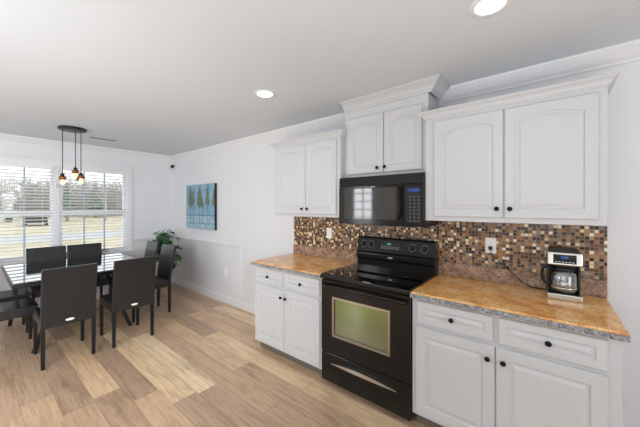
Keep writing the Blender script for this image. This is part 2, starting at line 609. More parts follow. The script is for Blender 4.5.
def blind(x0, x1, label):
    t = thing('window_blind', label, 'blind', ((x0 + x1) / 2, D - 0.005, WZ0 + 0.01), 0, 'white slatted window blinds')
    b = MB()
    yb = D + 0.001
    z = WZ0 + 0.05
    i = 0
    while z < WZ1 - 0.06:
        mx = Matrix.Translation((0, yb, z)) @ Matrix.Rotation(math.radians(-13), 4, 'X')
        b.box(x0 + .006, x1 - .006, -.024, .024, -.0014, .0014, mx=mx)
        z += 0.0455; i += 1
    b.build('slats', 'blind', t, True)
    MB().box(x0 + .004, x1 - .004, yb - .025, yb + .025, WZ1 - .045, WZ1 - .002, .003).build('headrail', 'blind', t, True)
    MB().box(x0 + .006, x1 - .006, yb - .02, yb + .02, WZ0 + .004, WZ0 + .022, .003).build('bottom_rail', 'blind', t, True)
    for f in (.14, .86):
        xx = x0 + (x1 - x0) * f
        MB().cyl((xx, yb, WZ0 + .02), (xx, yb, WZ1 - .04), .0022, 6).build('lift_cord', 'blind', t, True)


blind(WX0, 0.778, 'white slatted blind in the left window unit, above the leftmost chairs')
blind(0.842, WX1, 'white slatted blind in the right window unit, behind the pendant light')

# ------------------------------------------------------------------ cabinets
UX = 2.13            # front of upper face frames
DX = 2.112           # front of upper doors
BX, BD = 1.866, 1.848   # base face frame and door fronts
S0, S1 = 0.714, 1.476
YA, YE = 2.372, -0.262


def knob(par, x, y, z):
    MB().lathe([(0.005, 0), (0.005, 0.008), (0.0135, 0.013), (0.0145, 0.019), (0.011, 0.024), (0.003, 0.026)], (x, y, z), (-1, 0, 0), 16).build('knob', 'knob', par, True)


def door(par, y0, y1, z0, z1, xf, ky, kz, arch=0.0, mar=0.055):
    d = MB().panel(y0, y1, z0, z1, xf, 0.018, mar, arch).build('door', 'cabinet', par, True)
    knob(d, xf, ky, kz)


def drawer(par, y0, y1, z0, z1, xf):
    d = MB().panel(y0, y1, z0, z1, xf, 0.018, 0.04).build('drawer', 'cabinet', par, True)
    knob(d, xf, (y0 + y1) / 2, (z0 + z1) / 2)


def crown(path, z0, h, out):
    pr = [(0, z0), (out * .16, z0), (out * .2, z0 + h * .16), (out * .32, z0 + h * .2), (out * .42, z0 + h * .42), (out * .7, z0 + h * .68), (out * .86, z0 + h * .74), (out * .9, z0 + h * .84), (out, z0 + h * .86), (out, z0 + h), (0, z0 + h)]
    return MB().sweep(path, pr)


ZU = 1.374
# right upper
yb0, yb1 = -0.243, S0 - 0.002
t = thing('wall_cabinet', 'wide white two-door wall cabinet right of the microwave, arched panels', 'cabinet', (2.3, (yb0 + yb1) / 2, ZU), 0, 'white upper cabinets')
MB().box(UX, W - .002, yb0, yb1, ZU, 2.135).build('body', 'cabinet', t, True)
door(t, 0.223, 0.648, 1.405, 2.092, DX, 0.257, 1.462, 0.03)
door(t, -0.21, 0.217, 1.405, 2.092, DX, 0.187, 1.462, 0.032)
crown([(W - .002, yb0), (UX, yb0), (UX, yb1), (2.196, yb1)], 2.118, 0.053, 0.042).build('crown_molding', 'cabinet', t, True)
# left upper
yb0, yb1 = S1 + 0.002, 2.36
t = thing('wall_cabinet', 'small white two-door wall cabinet left of the microwave, arched panels', 'cabinet', (2.3, (yb0 + yb1) / 2, ZU), 0, 'white upper cabinets')
MB().box(UX, W - .002, yb0, yb1, ZU, 2.14).build('body', 'cabinet', t, True)
door(t, 1.52, 1.895, 1.40, 2.10, DX, 1.862, 1.452, 0.03)
door(t, 1.90, 2.325, 1.40, 2.10, DX, 1.935, 1.452, 0.03)
crown([(2.196, yb0), (UX, yb0), (UX, yb1), (W - .002, yb1)], 2.118, 0.05, 0.042).build('crown_molding', 'cabinet', t, True)
# tall middle upper, set back behind its neighbours
TX = 2.2
yb0, yb1 = S0 + 0.001, S1 - 0.001
t = thing('wall_cabinet', 'white two-door wall cabinet above the microwave, crown reaching the ceiling', 'cabinet', (2.3, (yb0 + yb1) / 2, 1.74), 0, 'white upper cabinets')
MB().box(TX, W - .002, yb0, yb1, 1.739, H - .002).build('body', 'cabinet', t, True)
door(t, 1.084, 1.447, 1.765, 2.272, TX - .018, 1.132, 1.806, 0.028)
door(t, 0.757, 1.078, 1.765, 2.272, TX - .018, 1.063, 1.808, 0.028)
crown([(W - .08, yb0 - .02), (TX, yb0 - .02), (TX, yb1)], 2.345, H - .003 - 2.345, 0.088).build('crown_molding', 'cabinet', t, True)

# base cabinets
def base_cab(y0, y1, split, label, dr, dz):
    t = thing('base_cabinet', label, 'cabinet', (2.15, (y0 + y1) / 2, 0), 0, 'white base cabinets')
    MB().box(BX, W - .002, y0, y1, 0.1, 0.876).build('body', 'cabinet', t, True)
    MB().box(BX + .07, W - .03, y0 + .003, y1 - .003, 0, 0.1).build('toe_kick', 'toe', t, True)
    for (a, c) in dr:
        drawer(t, a, c, 0.712, 0.858, BD)
    for (a, c, ky) in dz:
        door(t, a, c, 0.125, 0.69, BD, ky, 0.617, 0.0, 0.058)
    return t


base_cab(S1 + .004, YA, 0, 'white base cabinet left of the black stove, two drawers over two doors', [(1.502, 1.92), (1.952, 2.345)], [(1.502, 1.926, 1.9), (1.932, 2.345, 1.962)])
base_cab(YE, S0 - .004, 0, 'wide white base cabinet right of the black stove, under the coffee maker', [(0.245, 0.677), (-0.215, 0.218)], [(0.236, 0.684, 0.270), (-0.215, 0.230, 0.194)])


def rough_edge(b, y0, y1, xf, z0, z1, seed):
    """chiselled front strip"""
    n = max(8, int((y1 - y0) / 0.016)); m = 4
    vs, fs = [], []
    rnd = random.Random(seed)
    for i in range(n + 1):
        for j in range(m + 1):
            e = 0 if (i in (0, n) or j in (0, m)) else rnd.uniform(-.003, .002)
            vs.append((xf - .002 + e, y0 + (y1 - y0) * i / n, z0 + (z1 - z0) * j / m))
    for i in range(n):
        for j in range(m):
            q = i * (m + 1) + j
            fs.append((q, q + 1, q + m + 2, q + m + 1))
    k0 = len(vs)
    for (y, z) in ((y0, z0), (y0, z1), (y1, z1), (y1, z0)):
        vs.append((xf + .012, y, z))
    nn = n * (m + 1)
    fs += [(0, k0, k0 + 1, m), (nn, nn + m, k0 + 2, k0 + 3), (k0, k0 + 3, k0 + 2, k0 + 1)]
    b.add(vs, fs)
    return b


def counter(y0, y1, label, seed):
    t = thing('countertop', label, 'countertop', (2.15, (y0 + y1) / 2, 0.876), 0, 'granite countertops')
    MB().box(1.833, W - .002, y0, y1, 0.877, 0.914, .006).build('slab', 'granite', t, True)
    e = rough_edge(MB(), y0, y1, 1.829, 0.8775, 0.9045, seed).build('front_edge', 'granite_edge', t, True)
    e['label'] = 'grey speckled front edge'
    MB().box(W - .022, W - .002, y0 + (0 if y0 > 1 else .0), y1, 0.9145, 1.02, .003).build('backsplash_lip', 'granite_lip', t, True)


counter(S1 + .002, 2.392, 'honey granite countertop left of the stove, nothing on it', 3)
counter(-0.28, S0 - .002, 'honey granite countertop right of the stove, coffee maker on it', 5)
tag(MB().box(W - .01, W - .001, -0.28, 2.392, 1.0205, ZU - .001).build('tile_backsplash', 'tile'), 'brown, tan and cream mosaic tile backsplash along the wall under the cabinets', 'backsplash')


def outlet(y, z, x, label, plug=False):
    t = thing('wall_outlet', label, 'outlet', (x, y, z), 0, 'white wall outlets')
    MB().box(-.006, 0, -.036, .036, -.058, .058, .003).build('cover_plate', 'white_plastic', t)
    for s in (-1, 1):
        MB().box(-.009, -.005, -.016, .016, s * .024 - .014, s * .024 + .014, .002).build('socket', 'white_plastic', t)
    b = MB()
    for s in (-1, 1):
        for q in (-1, 1):
            b.box(-.0098, -.0088, q * .006 - .0012, q * .006 + .0012, s * .024 - .005, s * .024 + .005)
    return t


outlet(1.857, 1.187, W - .0102, 'white wall outlet on the mosaic tile left of the stove')
outlet(0.338, 1.184, W - .0102, 'white wall outlet on the mosaic tile with a black plug in it')
outlet(3.85, 0.47, W - .0002, 'white wall outlet low on the plain wall below the painting')

# ------------------------------------------------------------------ stove
SX = 1.868
yc = (S0 + S1) / 2
a0, a1 = S0 + .002, S1 - .002
t = thing('stove', 'black freestanding electric stove with glass cooktop between the base cabinets', 'stove', (2.15, yc, 0))
MB().box(SX + .001, W - .03, a0, a1, 0.05, 0.9, .003).build('body', 'black', t, True)
for (x, y) in ((1.92, a0 + .04), (1.92, a1 - .04), (2.4, a0 + .04), (2.4, a1 - .04)):
    MB().cyl((x, y, 0), (x, y, 0.052), .018, 12).build('foot', 'black_matte', t, True)
b = MB().prism([(1.832, .888), (1.829, .905), (1.839, .918), (1.857, .923), (2.37, .923), (2.37, .9), (1.857, .888)], a0, a1, 'y', .002)
ct = b.build('cooktop', 'black_glass', t, True)
for (x, y, r) in ((1.97, .93, .108), (1.97, 1.27, .105), (2.23, .93, .105), (2.23, 1.27, .08)):
    MB().lathe([(r - .003, 0), (r, 0), (r, .0006), (r - .003, .0006), (r - .003, 0)], (x, y, .9232), (0, 0, 1), 40, False, False).build('burner_ring', 'dark_steel', ct, True)
# backguard
b = MB().prism([(2.372, .9), (2.362, .985), (2.345, 1.0), (2.342, 1.04), (2.358, 1.06), (2.385, 1.178), (2.395, 1.19), (2.44, 1.19), (2.44, .9)], a0 - .004, a1 - .03, 'y', .003)
bgd = b.build('backguard', 'black', t, True)
tilt = math.atan2(.027, .118)
nx = Vector((-math.cos(tilt), 0, math.sin(tilt)))


def onguard(z):
    return 2.358 + (z - 1.06) / .118 * .027


for y in (a1 - .1, a1 - .175, a0 + .19, a0 + .085):
    z = 1.122
    kb = MB().lathe([(.026, 0), (.026, .006), (.021, .009), (.019, .024), (.015, .028)], (onguard(z) - .001, y, z), nx, 20).build('knob', 'black_matte', bgd, True)
    MB().lathe([(.0335, 0), (.0335, .001), (.0315, .001), (.0315, 0)], (onguard(z) - .0005, y, z), nx, 28, False).build('dial_ring', 'grey_print', bgd, True)
mxg = Matrix.Translation((onguard(1.122), yc + .01, 1.122)) @ Matrix.Rotation(tilt, 4, 'Y')
dp = MB().box(-.003, .004, -.09, .09, -.035, .035, .001, mx=mxg).build('control_display', 'black_matte', bgd, True)
MB().box(-.0045, -.003, -.005, .03, .008, .022, mx=mxg).build('clock', 'display_green', bgd, True)
b = MB()
for i in range(8):
    for j in range(2):
        b.box(-.0042, -.003, -.082 + i * .022, -.068 + i * .022, -.028 + j * .014, -.02 + j * .014, mx=mxg)
b.build('button_print', 'grey_print', bgd, True)
MB().box(2.339, 2.343, yc - .022, yc + .018, 1.014, 1.026, .001).build('brand_badge', 'print', bgd, True)
# oven door with window and handle
dx = SX - .022


def frame_plate(b, y0, y1, z0, z1, x0, x1, hy0, hy1, hz0, hz1):
    b.box(x0, x1, y0, hy0, z0, z1); b.box(x0, x1, hy1, y1, z0, z1)
    b.box(x0, x1, hy0, hy1, z0, hz0); b.box(x0, x1, hy0, hy1, hz1, z1)
    return b


wy0, wy1, wz0, wz1 = 0.868, 1.358, 0.432, 0.742
od = frame_plate(MB(), a0, a1, .288, .872, dx, SX, wy0, wy1, wz0, wz1).build('oven_door', 'black', t, True)
MB().box(dx + .008, dx + .014, wy0, wy1, wz0, wz1).build('oven_window', 'oven_glass', od, True)
frame_plate(MB(), wy0 - .006, wy1 + .006, wz0 - .006, wz1 + .006, dx - .002, dx + .006, wy0 + .012, wy1 - .012, wz0 + .012, wz1 - .012).build('window_frame', 'frame_steel', od, True)
b = MB()
hp = []
for i in range(17):
    q = i / 16
    hp.append((dx - .024 - .018 * math.sin(q * PI), a0 + .03 + (a1 - a0 - .06) * q, .832 + .006 * math.sin(q * PI)))
b.tube(hp, .013, 10)
b.box(dx - .03, dx, a0 + .022, a0 + .05, .818, .846, .004); b.box(dx - .03, dx, a1 - .05, a1 - .022, .818, .846, .004)
b.build('handle', 'black', od, True)
sd = MB().box(dx, SX, a0, a1, .045, .28, .004).build('storage_drawer', 'black', t, True)
vs = []
b = MB()
n = 20
top, bot = [], []
for i in range(n + 1):
    q = i / n
    y = a0 + .1 + (a1 - a0 - .2) * q
    arch = math.sin(q * PI)
    top.append((dx - .004 - .02 * arch, y, .205 + .032 * arch)); bot.append((dx - .004 - .024 * arch, y, .2 + .012 * arch))
vs = top + bot + [(dx, p[1], p[2]) for p in top] + [(dx, p[1], p[2]) for p in bot]
m = n + 1
fs = []
for i in range(n):
    fs += [(i, i + 1, m + i + 1, m + i), (2 * m + i, i, i + 1, 2 * m + i + 1)[::-1], (m + i, m + i + 1, 3 * m + i + 1, 3 * m + i), (2 * m + i, 2 * m + i + 1, 3 * m + i + 1, 3 * m + i)]
b.add(vs, fs)
b.build('handle', 'chrome', sd, True)['label'] = 'bowed grey metal drawer pull'

# ------------------------------------------------------------------ microwave
mx0 = 2.1
mz0, mz1 = 1.321, 1.732
t = thing('microwave', 'black over-the-range microwave hung above the stove', 'microwave', (2.28, yc, mz0))
MB().box(mx0 + .022, W - .012, a0, a1, mz0, mz1, .003).build('body', 'black', t, True)
vg = MB().prism([(mx0, 1.652), (mx0 + .022, 1.652), (mx0 + .022, 1.731), (mx0 + .008, 1.731)], a0, a1, 'y', .002).build('vent_grille', 'black', t, True)
b = MB()
for i in range(3):
    z = 1.672 + i * .02
    b.box(mx0 - .0005 + i * .002, mx0 + .006, a0 + .02, a1 - .02, z, z + .0025)
b.build('vent_slot', 'black_matte', vg, True)
py = 0.873    # split between door and control panel
wy0, wy1, wz0, wz1 = py + .055, a1 - .05, 1.372, 1.628
md = frame_plate(MB(), py + .002, a1, mz0 + .004, 1.649, mx0, mx0 + .022, wy0, wy1, wz0, wz1).build('door', 'black', t, True)
MB().box(mx0 + .003, mx0 + .012, wy0, wy1, wz0, wz1).build('door_window', 'smoked_glass', md, True)
hp = [(mx0 + .002, py + .026, 1.385), (mx0 - .022, py + .026, 1.4)] + [(mx0 - .026 - .014 * math.sin(i / 8 * PI), py + .026, 1.41 + .19 * i / 8) for i in range(9)] + [(mx0 - .022, py + .026, 1.61), (mx0 + .002, py + .026, 1.625)]
MB().tube(hp, .0105, 10).build('handle', 'black', md, True)
MB().box(mx0 - .001, mx0 + .001, yc + .02, yc + .06, 1.6365, 1.6435).build('brand_badge', 'print', md, True)
cp = MB().box(mx0, mx0 + .022, a0, py - .002, mz0 + .004, 1.649, .003).build('control_panel', 'black', t, True)
MB().box(mx0 - .002, mx0 + .002, a0 + .018, py - .02, 1.352, 1.625, .001).build('keypad', 'black_matte', cp, True)
MB().box(mx0 - .003, mx0, a0 + .03, py - .045, 1.588, 1.612).build('clock_display', 'display', cp, True)
for r in range(8):
    b = MB()
    for c in range(3):
        y = a0 + .03 + c * .032; z = 1.366 + r * .026
        b.box(mx0 - .0028, mx0 - .0018, y, y + .013, z, z + .006)
    b.build('button_row', 'grey_print', cp, True)
MB().box(2.15, 2.4, a0 + .1, a1 - .1, mz0 - .004, mz0 + .002).build('filter_panel', 'black_matte', t, True)

# ------------------------------------------------------------------ coffee maker
t = thing('coffee_maker', 'steel and black drip coffee maker with glass carafe on the right countertop', 'coffee maker', (2.327, -0.070, 0.9142), -math.radians(87))
MB().box(-.088, .088, -.098, .09, 0, .036, .006).build('base', 'chrome', t)
MB().box(-.084, .084, .048, .09, .037, .212, .004).build('column', 'black_matte', t)
for sd_ in (-1, 1):
    MB().box(min(sd_ * .074, sd_ * .085), max(sd_ * .074, sd_ * .085), -.02, .05, .037, .212, .002).build('side_wall', 'black_matte', t)
MB().box(-.088, .088, -.096, .092, .213, .292, .006).build('housing', 'chrome', t)
MB().prism([(-.08, .2925), (-.07, .309), (.07, .309), (.08, .2925)], -.085, .085, 'y', .003).build('lid', 'black_matte', t)
cpn = MB().box(-.058, .058, -.0985, -.0955, .226, .28, .001).build('control_panel', 'black_glass', t)
MB().box(-.018, .018, -.0995, -.0984, .255, .272).build('clock_display', 'display', cpn)
b = MB()
for i in range(6):
    b.box(-.048 + i * .017, -.038 + i * .017, -.0995, -.0984, .232, .238)
b.build('button_print', 'print', cpn)
MB().box(-.05, .05, -.09, -.03, .204, .2125, .002).build('brew_basket', 'black_matte', t)
cx, cy = 0, -.024
MB().lathe([(.058, .038), (.058, .041), (.01, .0415)], (cx, cy, 0), seg=28).build('hot_plate', 'black_matte', t)
car = MB().lathe([(.0, .043), (.056, .043), (.066, .052), (.070, .08), (.070, .138), (.064, .16), (.05, .172), (.047, .172), (.061, .158), (.067, .137), (.067, .08), (.063, .055), (.054, .046), (0, .046)], (cx, cy, 0), seg=32, cap=False).build('carafe', 'carafe_glass', t)
MB().lathe([(.05, .168), (.052, .172), (.052, .192), (.044, .2), (.01, .202)], (cx, cy, 0), seg=28).build('carafe_lid', 'black_matte', car)
MB().lathe([(.0706, .066), (.071, .068), (.071, .072), (.0706, .074)], (cx, cy, 0), seg=32, cap=False).build('carafe_band', 'chrome', car)
b = MB()
b.tube([(cx - .05, cy, .184), (cx - .085, cy, .186), (cx - .108, cy, .172), (cx - .114, cy, .14), (cx - .108, cy, .1), (cx - .09, cy, .078), (cx - .064, cy, .076)], .009, 10)
b.build('handle', 'black_matte', car)
MB().box(cx - .02, cx + .02, cy - .0725, cy - .071, .103, .115).build('printed_mark', 'print', car)
t.scale = (0.92, 0.955, 0.98)
# power cord from coffee maker up to the outlet
t = thing('power_cord', 'black power cord from the tile outlet down to the coffee maker', 'cord', (2.455, 0.338, 1.17))
pg = MB().box(2.428, 2.454, 0.326, 0.35, 1.154, 1.18, .004).build('plug', 'black_matte', t, True)
MB().tube([(2.43, .338, 1.165), (2.42, .33, 1.13), (2.425, .30, 1.09), (2.43, .25, 1.05), (2.432, .2, 1.0), (2.434, .15, .95), (2.44, .10, .921), (2.442, .05, .9185), (2.442, .0, .9185), (2.442, -.04, .92)], .0032, 8).build('cord', 'black_matte', t, True)

# ------------------------------------------------------------------ ceiling things
def can(x, y, label):
    t = thing('recessed_light', label, 'ceiling light', (x, y, H), 0, 'recessed ceiling lights')
    MB().lathe([(.064, -.004), (.085, -.007), (.09, -.003), (.09, 0), (.064, 0)], seg=36, cap=False).build('trim_ring', 'trim', t)
    MB().lathe([(.0, -.0042), (.064, -.0042), (.064, -.001), (0, -.001)], seg=36, cap=False, smooth=False).build('lens', 'lamp', t)
    l = bpy.data.lights.new('recessed_lamp', 'AREA')
    l.shape = 'DISK'; l.size = .12; l.energy = 0.25; l.spread = math.radians(120); l.color = (1, .98, .95)
    o = bpy.data.objects.new('recessed_lamp', l); C.objects.link(o)
    o.location = (0, 0, -.012); o.parent = t


can(1.572, 1.868, 'lit round recessed ceiling light nearer the pendant, above open floor')
can(1.545, 0.215, 'lit round recessed ceiling light at the top edge of the photo, before the wide cabinet')
t = thing('ceiling_vent', 'thin grey slotted air vent in the ceiling past the pendant light', 'vent', (1.185, 4.89, H))
MB().box(-.155, .155, -.05, .05, -.006, 0, .002).build('vent_frame', 'vent', t)
b = MB()
for i in range(5):
    b.box(-.14, .14, -.036 + i * .018 - .003, -.036 + i * .018 + .003, -.0072, -.0058)
b.build('vent_slot', 'vent_slot', t)

# pendant light
t = thing('pendant_light', 'black round ceiling pendant with three glass shades and warm bulbs over the dining table', 'pendant light', (0.79, 4.52, H))
MB().lathe([(.02, -.03), (.128, -.03), (.134, -.026), (.134, -.003), (.128, 0), (.02, 0)], seg=40).build('canopy', 'black_matte', t)
for (x, y, z) in ((.70, 4.52, 1.84), (.828, 4.57, 1.93), (.860, 4.46, 1.86)):
    dx_, dy_, zz = x - .79, y - 4.52, z - H
    MB().cyl((dx_, dy_, zz), (dx_, dy_, -.03), .0042, 8).build('cord', 'black_matte', t)
    MB().lathe([(.006, .035), (.013, .025), (.02, .02), (.02, .004), (.012, 0)][::-1], (dx_, dy_, zz), seg=16).build('cord_cap', 'black_matte', t)
    sk = MB().lathe([(.02, -.045), (.034, -.038), (.036, -.012), (.024, 0), (.014, .003)], (dx_, dy_, zz), seg=20).build('socket', 'brass', t)
    MB().lathe([(.0, -.105), (.012, -.102), (.0205, -.092), (.022, -.08), (.017, -.062), (.012, -.045), (.0, -.045)], (dx_, dy_, zz), seg=18, cap=False).build('bulb', 'bulb', sk)
    MB().lathe([(.036, -.014), (.05, -.03), (.056, -.06), (.056, -.14), (.0545, -.14), (.0545, -.06), (.0485, -.031), (.036, -.017)], (dx_, dy_, zz), seg=28, cap=False).build('glass_shade', 'shade_glass', t)

# small camera in the corner of the ceiling line
t = thing('security_camera', 'small black camera high on the wall by the room corner', 'camera', (2.44, D - .001, 2.24))
MB().box(-.02, .02, -.008, 0, -.03, .03, .003).build('bracket', 'black_matte', t)
MB().lathe([(.01, 0), (.024, .008), (.028, .03), (.024, .046), (.01, .05)], (0, -.008, 0), (0, -1, 0), 18).build('camera_body', 'black_matte', t)

# ------------------------------------------------------------------ painting
py0, py1, pz0, pz1 = 4.10, 5.03, 1.098, 1.845
t = thing('painting', 'unframed blue painting of pointed trees on the plain wall', 'painting', (W - .02, (py0 + py1) / 2, pz0))
MB().box(W - .04, W - .001, py0, py1, pz0, pz1, .002).build('canvas_edge', 'black_matte', t, True)
NU, NV = 130, 100
vs, fs, cols = [], [], []
rnd = random.Random(7)
TREES = [(.17, .11, .97, .47), (.27, .07, .93, .52), (.50, .12, .97, .46), (.60, .055, .68, .43), (.77, .085, .95, .49), (.985, .08, .9, .5)]
for j in range(NV + 1):
    for i in range(NU + 1):
        u_, v_ = i / NU, j / NV
        vs.append((W - .0405, py1 - (py1 - py0) * u_, pz0 + (pz1 - pz0) * v_))
        n1 = noise.noise((u_ * 7, v_ * 5, 1.0)); n2 = noise.noise((u_ * 40, v_ * 26, 5.0)); n3 = noise.noise((u_ * 70, v_ * 60, 9.0))
        c = Vector((134, 174, 198)) + Vector((26, 22, 16)) * n1 + Vector((26, 24, 20)) * n2
        if v_ < .31 + .01 * n1:
            c = Vector((156, 186, 202)) + Vector((44, 36, 30)) * noise.noise((u_ * 9, v_ * 40, 3)) + Vector((26, 22, 20)) * n3
        if abs(v_ - .31) < .012:
            c = c * .8
        for (cx_, hw, tp, bt) in TREES:
            if bt <= v_ <= tp:
                q = (v_ - bt) / (tp - bt)
                wd = hw * (math.sin(min(1, q * 3.2) * PI / 2) * (1 - q) ** .6) * (1 + .5 * n3)
                if abs(u_ - cx_) < wd:
                    g = noise.noise((u_ * 34, v_ * 30, 2.0 + cx_ * 9))
                    c = Vector((98, 118, 98)) + Vector((58, 44, 26)) * g + Vector((40, 36, 30)) * n3
                    if g > .22: c = Vector((140, 124, 100)) + Vector((30, 30, 30)) * n3
            elif .13 <= v_ < bt + .02 and abs(u_ - cx_ - .006 * n1) < .007:
                c = Vector((92, 112, 122))
            if .11 <= v_ < .14 and abs(u_ - cx_) < hw * .9 and n2 > -.1:
                c = Vector((104, 128, 142))
        cols.append(tuple(max(0, min(255, x)) for x in c))
for j in range(NV):
    for i in range(NU):
        q = j * (NU + 1) + i
        fs.append((q, q + 1, q + NU + 2, q + NU + 1))
k = NT('painted canvas', 0.55)
at = k.n('ShaderNodeVertexColor'); at.layer_name = 'paint'
k.color(at.outputs[0])
M['canvas'] = k.m
o = MB().add(vs, fs).build('canvas_picture', 'canvas', t, True)
ca = o.data.color_attributes.new('paint', 'FLOAT_COLOR', 'POINT')
for i, c in enumerate(cols):
    ca.data[i].color = lin(c)

# ------------------------------------------------------------------ dining table
TXC, TYC = 0.875, 4.58
thx, thy = 0.625, 0.665
t = thing('dining_table', 'square black dining table with a shiny glass top, ringed by wicker chairs', 'table', (TXC, TYC, 0))
k = NT('table glass', 0.02, coat=1.0)
k.color(lin((16, 17, 19)))
k.b.inputs['IOR'].default_value = 1.9
M['table_glass'] = k.m
MB().box(-thx + .012, thx - .012, -thy + .012, thy - .012, .733, .741, .002).build('glass_top', 'table_glass', t)
frame_plate_ = MB()
frame_plate_.box(-thx, thx, -thy, -thy + .05, .692, .7325, .003); frame_plate_.box(-thx, thx, thy - .05, thy, .692, .7325, .003)
frame_plate_.box(-thx, -thx + .05, -thy + .051, thy - .051, .692, .7325, .003); frame_plate_.box(thx - .05, thx, -thy + .051, thy - .051, .692, .7325, .003)
frame_plate_.box(-.03, .03, -thy + .051, thy - .051, .695, .73)
frame_plate_.build('frame', 'chair_frame', t)
for (fx_, fy_, tx_, ty_) in ((.41, 4.045, .64, 4.115), (1.255, 4.04, 1.02, 4.11), (.315, 5.185, .38, 5.17), (1.445, 5.185, 1.37, 5.17)):
    p0 = (fx_ - TXC, fy_ - TYC, 0); p1 = (tx_ - TXC, ty_ - TYC, .692)
    vs = []
    for p in (p0, p1):
        for (ax, ay) in ((-1, -1), (1, -1), (1, 1), (-1, 1)):
            vs.append((p[0] + ax * .019, p[1] + ay * .015, p[2]))
    MB().add(vs, [(0, 1, 2, 3), (4, 5, 6, 7), (0, 1, 5, 4), (1, 2, 6, 5), (2, 3, 7, 6), (3, 0, 4, 7)]).build('leg', 'chair_frame', t)

# ------------------------------------------------------------------ dining chairs
def taper(b, p0, p1, h0, h1):
    vs = []
    for p, h in ((p0, h0), (p1, h1)):
        for (ax, ay) in ((-1, -1), (1, -1), (1, 1), (-1, 1)):
            vs.append((p[0] + ax * h, p[1] + ay * h, p[2]))
    return b.add(vs, [(0, 1, 2, 3), (4, 5, 6, 7), (0, 1, 5, 4), (1, 2, 6, 5), (2, 3, 7, 6), (3, 0, 4, 7)])


def make_chair():
    t = thing('dining_chair', 'x', 'chair', (0, 0, 0), 0, 'black wicker dining chairs around the table')
    hw = .2
    b = MB().box(-hw + .002, hw - .002, -.208, .235, .362, .437, .008)
    b.box(-hw, hw, -.206, .24, .43, .455, .01)
    b.build('seat', 'wicker', t)
    # raked back: side profile extruded across the width
    prof = []
    n = 10
    for i in range(n + 1):
        q = i / n
        prof.append((-.245 - .075 * q ** 1.6, .362 + .553 * q))
    back = prof + [(y + .034, z) for (y, z) in reversed(prof)]
    # extruded along x with rows for the weave
    MB().prism(back, -hw, hw, 'x', .005).build('backrest', 'wicker', t)
    for s in (-1, 1):
        taper(MB(), (s * .183, -.228, 0), (s * .184, -.228, .362), .0135, .0155).build('leg', 'chair_frame', t)
        taper(MB(), (s * .183, .213, 0), (s * .184, .213, .362), .0135, .0155).build('leg', 'chair_frame', t)
    b = MB().prism([(.032 * math.cos(a * PI / 10), .409 + .0105 * math.sin(a * PI / 10)) for a in range(20)], -.2545, -.245, 'y')
    e = b.build('maker_badge', 'white_plastic', t)
    e['label'] = 'small white oval badge'
    return t


ch = make_chair()
ch.location = (0.60, 3.785, 0)
ch['label'] = 'nearest black wicker chair, back to the camera, left one of the near pair'
dup(ch, (1.134, 3.77, 0), 0, 'black wicker chair with back to the camera, right one of the near pair')
dup(ch, (0.672, 5.10, 0), PI, 'black wicker chair under the window mullion, left one at the far table side')
dup(ch, (1.085, 5.10, 0), PI, 'black wicker chair under the right window, right one at the far table side')
dup(ch, (1.53, 4.31, 0), PI / 2, 'black wicker chair facing left at the right table end, nearer the camera')
dup(ch, (1.53, 4.87, 0), PI / 2, 'black wicker chair facing left at the right table end, nearer the plant')
dup(ch, (0.215, 4.32, 0), -PI / 2, 'black wicker chair cut by the left photo edge, nearer seat of the two')
dup(ch, (0.215, 4.93, 0), -PI / 2, 'black wicker chair cut by the left photo edge, farther seat of the two')

# ------------------------------------------------------------------ potted plant
plx, ply = 2.14, 5.2
t = thing('potted_plant', 'leafy trailing green plant on a slim metal stand in the room corner', 'plant', (plx, ply, 0))
st = MB()
st.lathe([(.095, .56), (.11, .56), (.11, .575), (.095, .575), (.095, .56)], seg=28, cap=False)
st.lathe([(.095, .16), (.105, .16), (.105, .168), (.095, .168), (.095, .16)], seg=28, cap=False)
for i in range(4):
    a = i * PI / 2 + .5
    st.cyl((.103 * math.cos(a), .103 * math.sin(a), 0), (.103 * math.cos(a), .103 * math.sin(a), .575), .0075, 8)
st.build('stand', 'gold', t)
MB().lathe([(.0, .5), (.07, .5), (.088, .56), (.1, .7), (.104, .71), (.096, .71), (.09, .69), (0, .69)], seg=28, cap=False).build('pot', 'white_plastic', t)
MB().lathe([(.0, .692), (.088, .692), (.088, .7), (0, .704)], seg=20, cap=False).build('soil', 'soil', t)
rnd = random.Random(11)
lf, sm_ = MB(), MB()


def leaf(b, p, d, up, L):
    d = d.normalized(); side = d.cross(up)
    if side.length < 1e-3:
        side = d.cross(Vector((1, 0, 0)))
    side.normalize(); up2 = side.cross(d)
    prof = [(0, .04), (.08, .36), (.25, .52), (.5, .47), (.72, .31), (.9, .12), (1.0, .0)]
    vs = []
    for s_, w_ in prof:
        dr = -.22 * s_ * s_ * L
        c = p + d * s_ * L + up2 * dr
        vs += [c + side * w_ * L + up2 * .1 * w_ * L, c - up2 * .02 * L, c - side * w_ * L + up2 * .1 * w_ * L]
    fs = []
    for i in range(len(prof) - 1):
        q = i * 3
        fs += [(q, q + 1, q + 4, q + 3), (q + 1, q + 2, q + 5, q + 4)]
    b.add(vs, fs, True)


def vine(pts, every, L):
    pts = [Vector(p) for p in pts]
    sm_.tube(pts, .0035, 6)
    for i in range(1, len(pts)):
        for rep in range(every):
            q = rnd.random()
            p = pts[i - 1].lerp(pts[i], q)
            a = rnd.uniform(0, 2 * PI)
            d = Vector((math.cos(a) * .7, math.sin(a) * .7, rnd.uniform(-1.0, .15)))
            e = p + d * .045
            sm_.tube([p, e], .002, 5)
            if plx + e.x > W - .13 and d.x > 0: d.x = -d.x
            if ply + e.y > D - .13 and d.y > 0: d.y = -d.y
            leaf(lf, e, d, Vector((d.x, d.y, .75)), L * rnd.uniform(.75, 1.15))


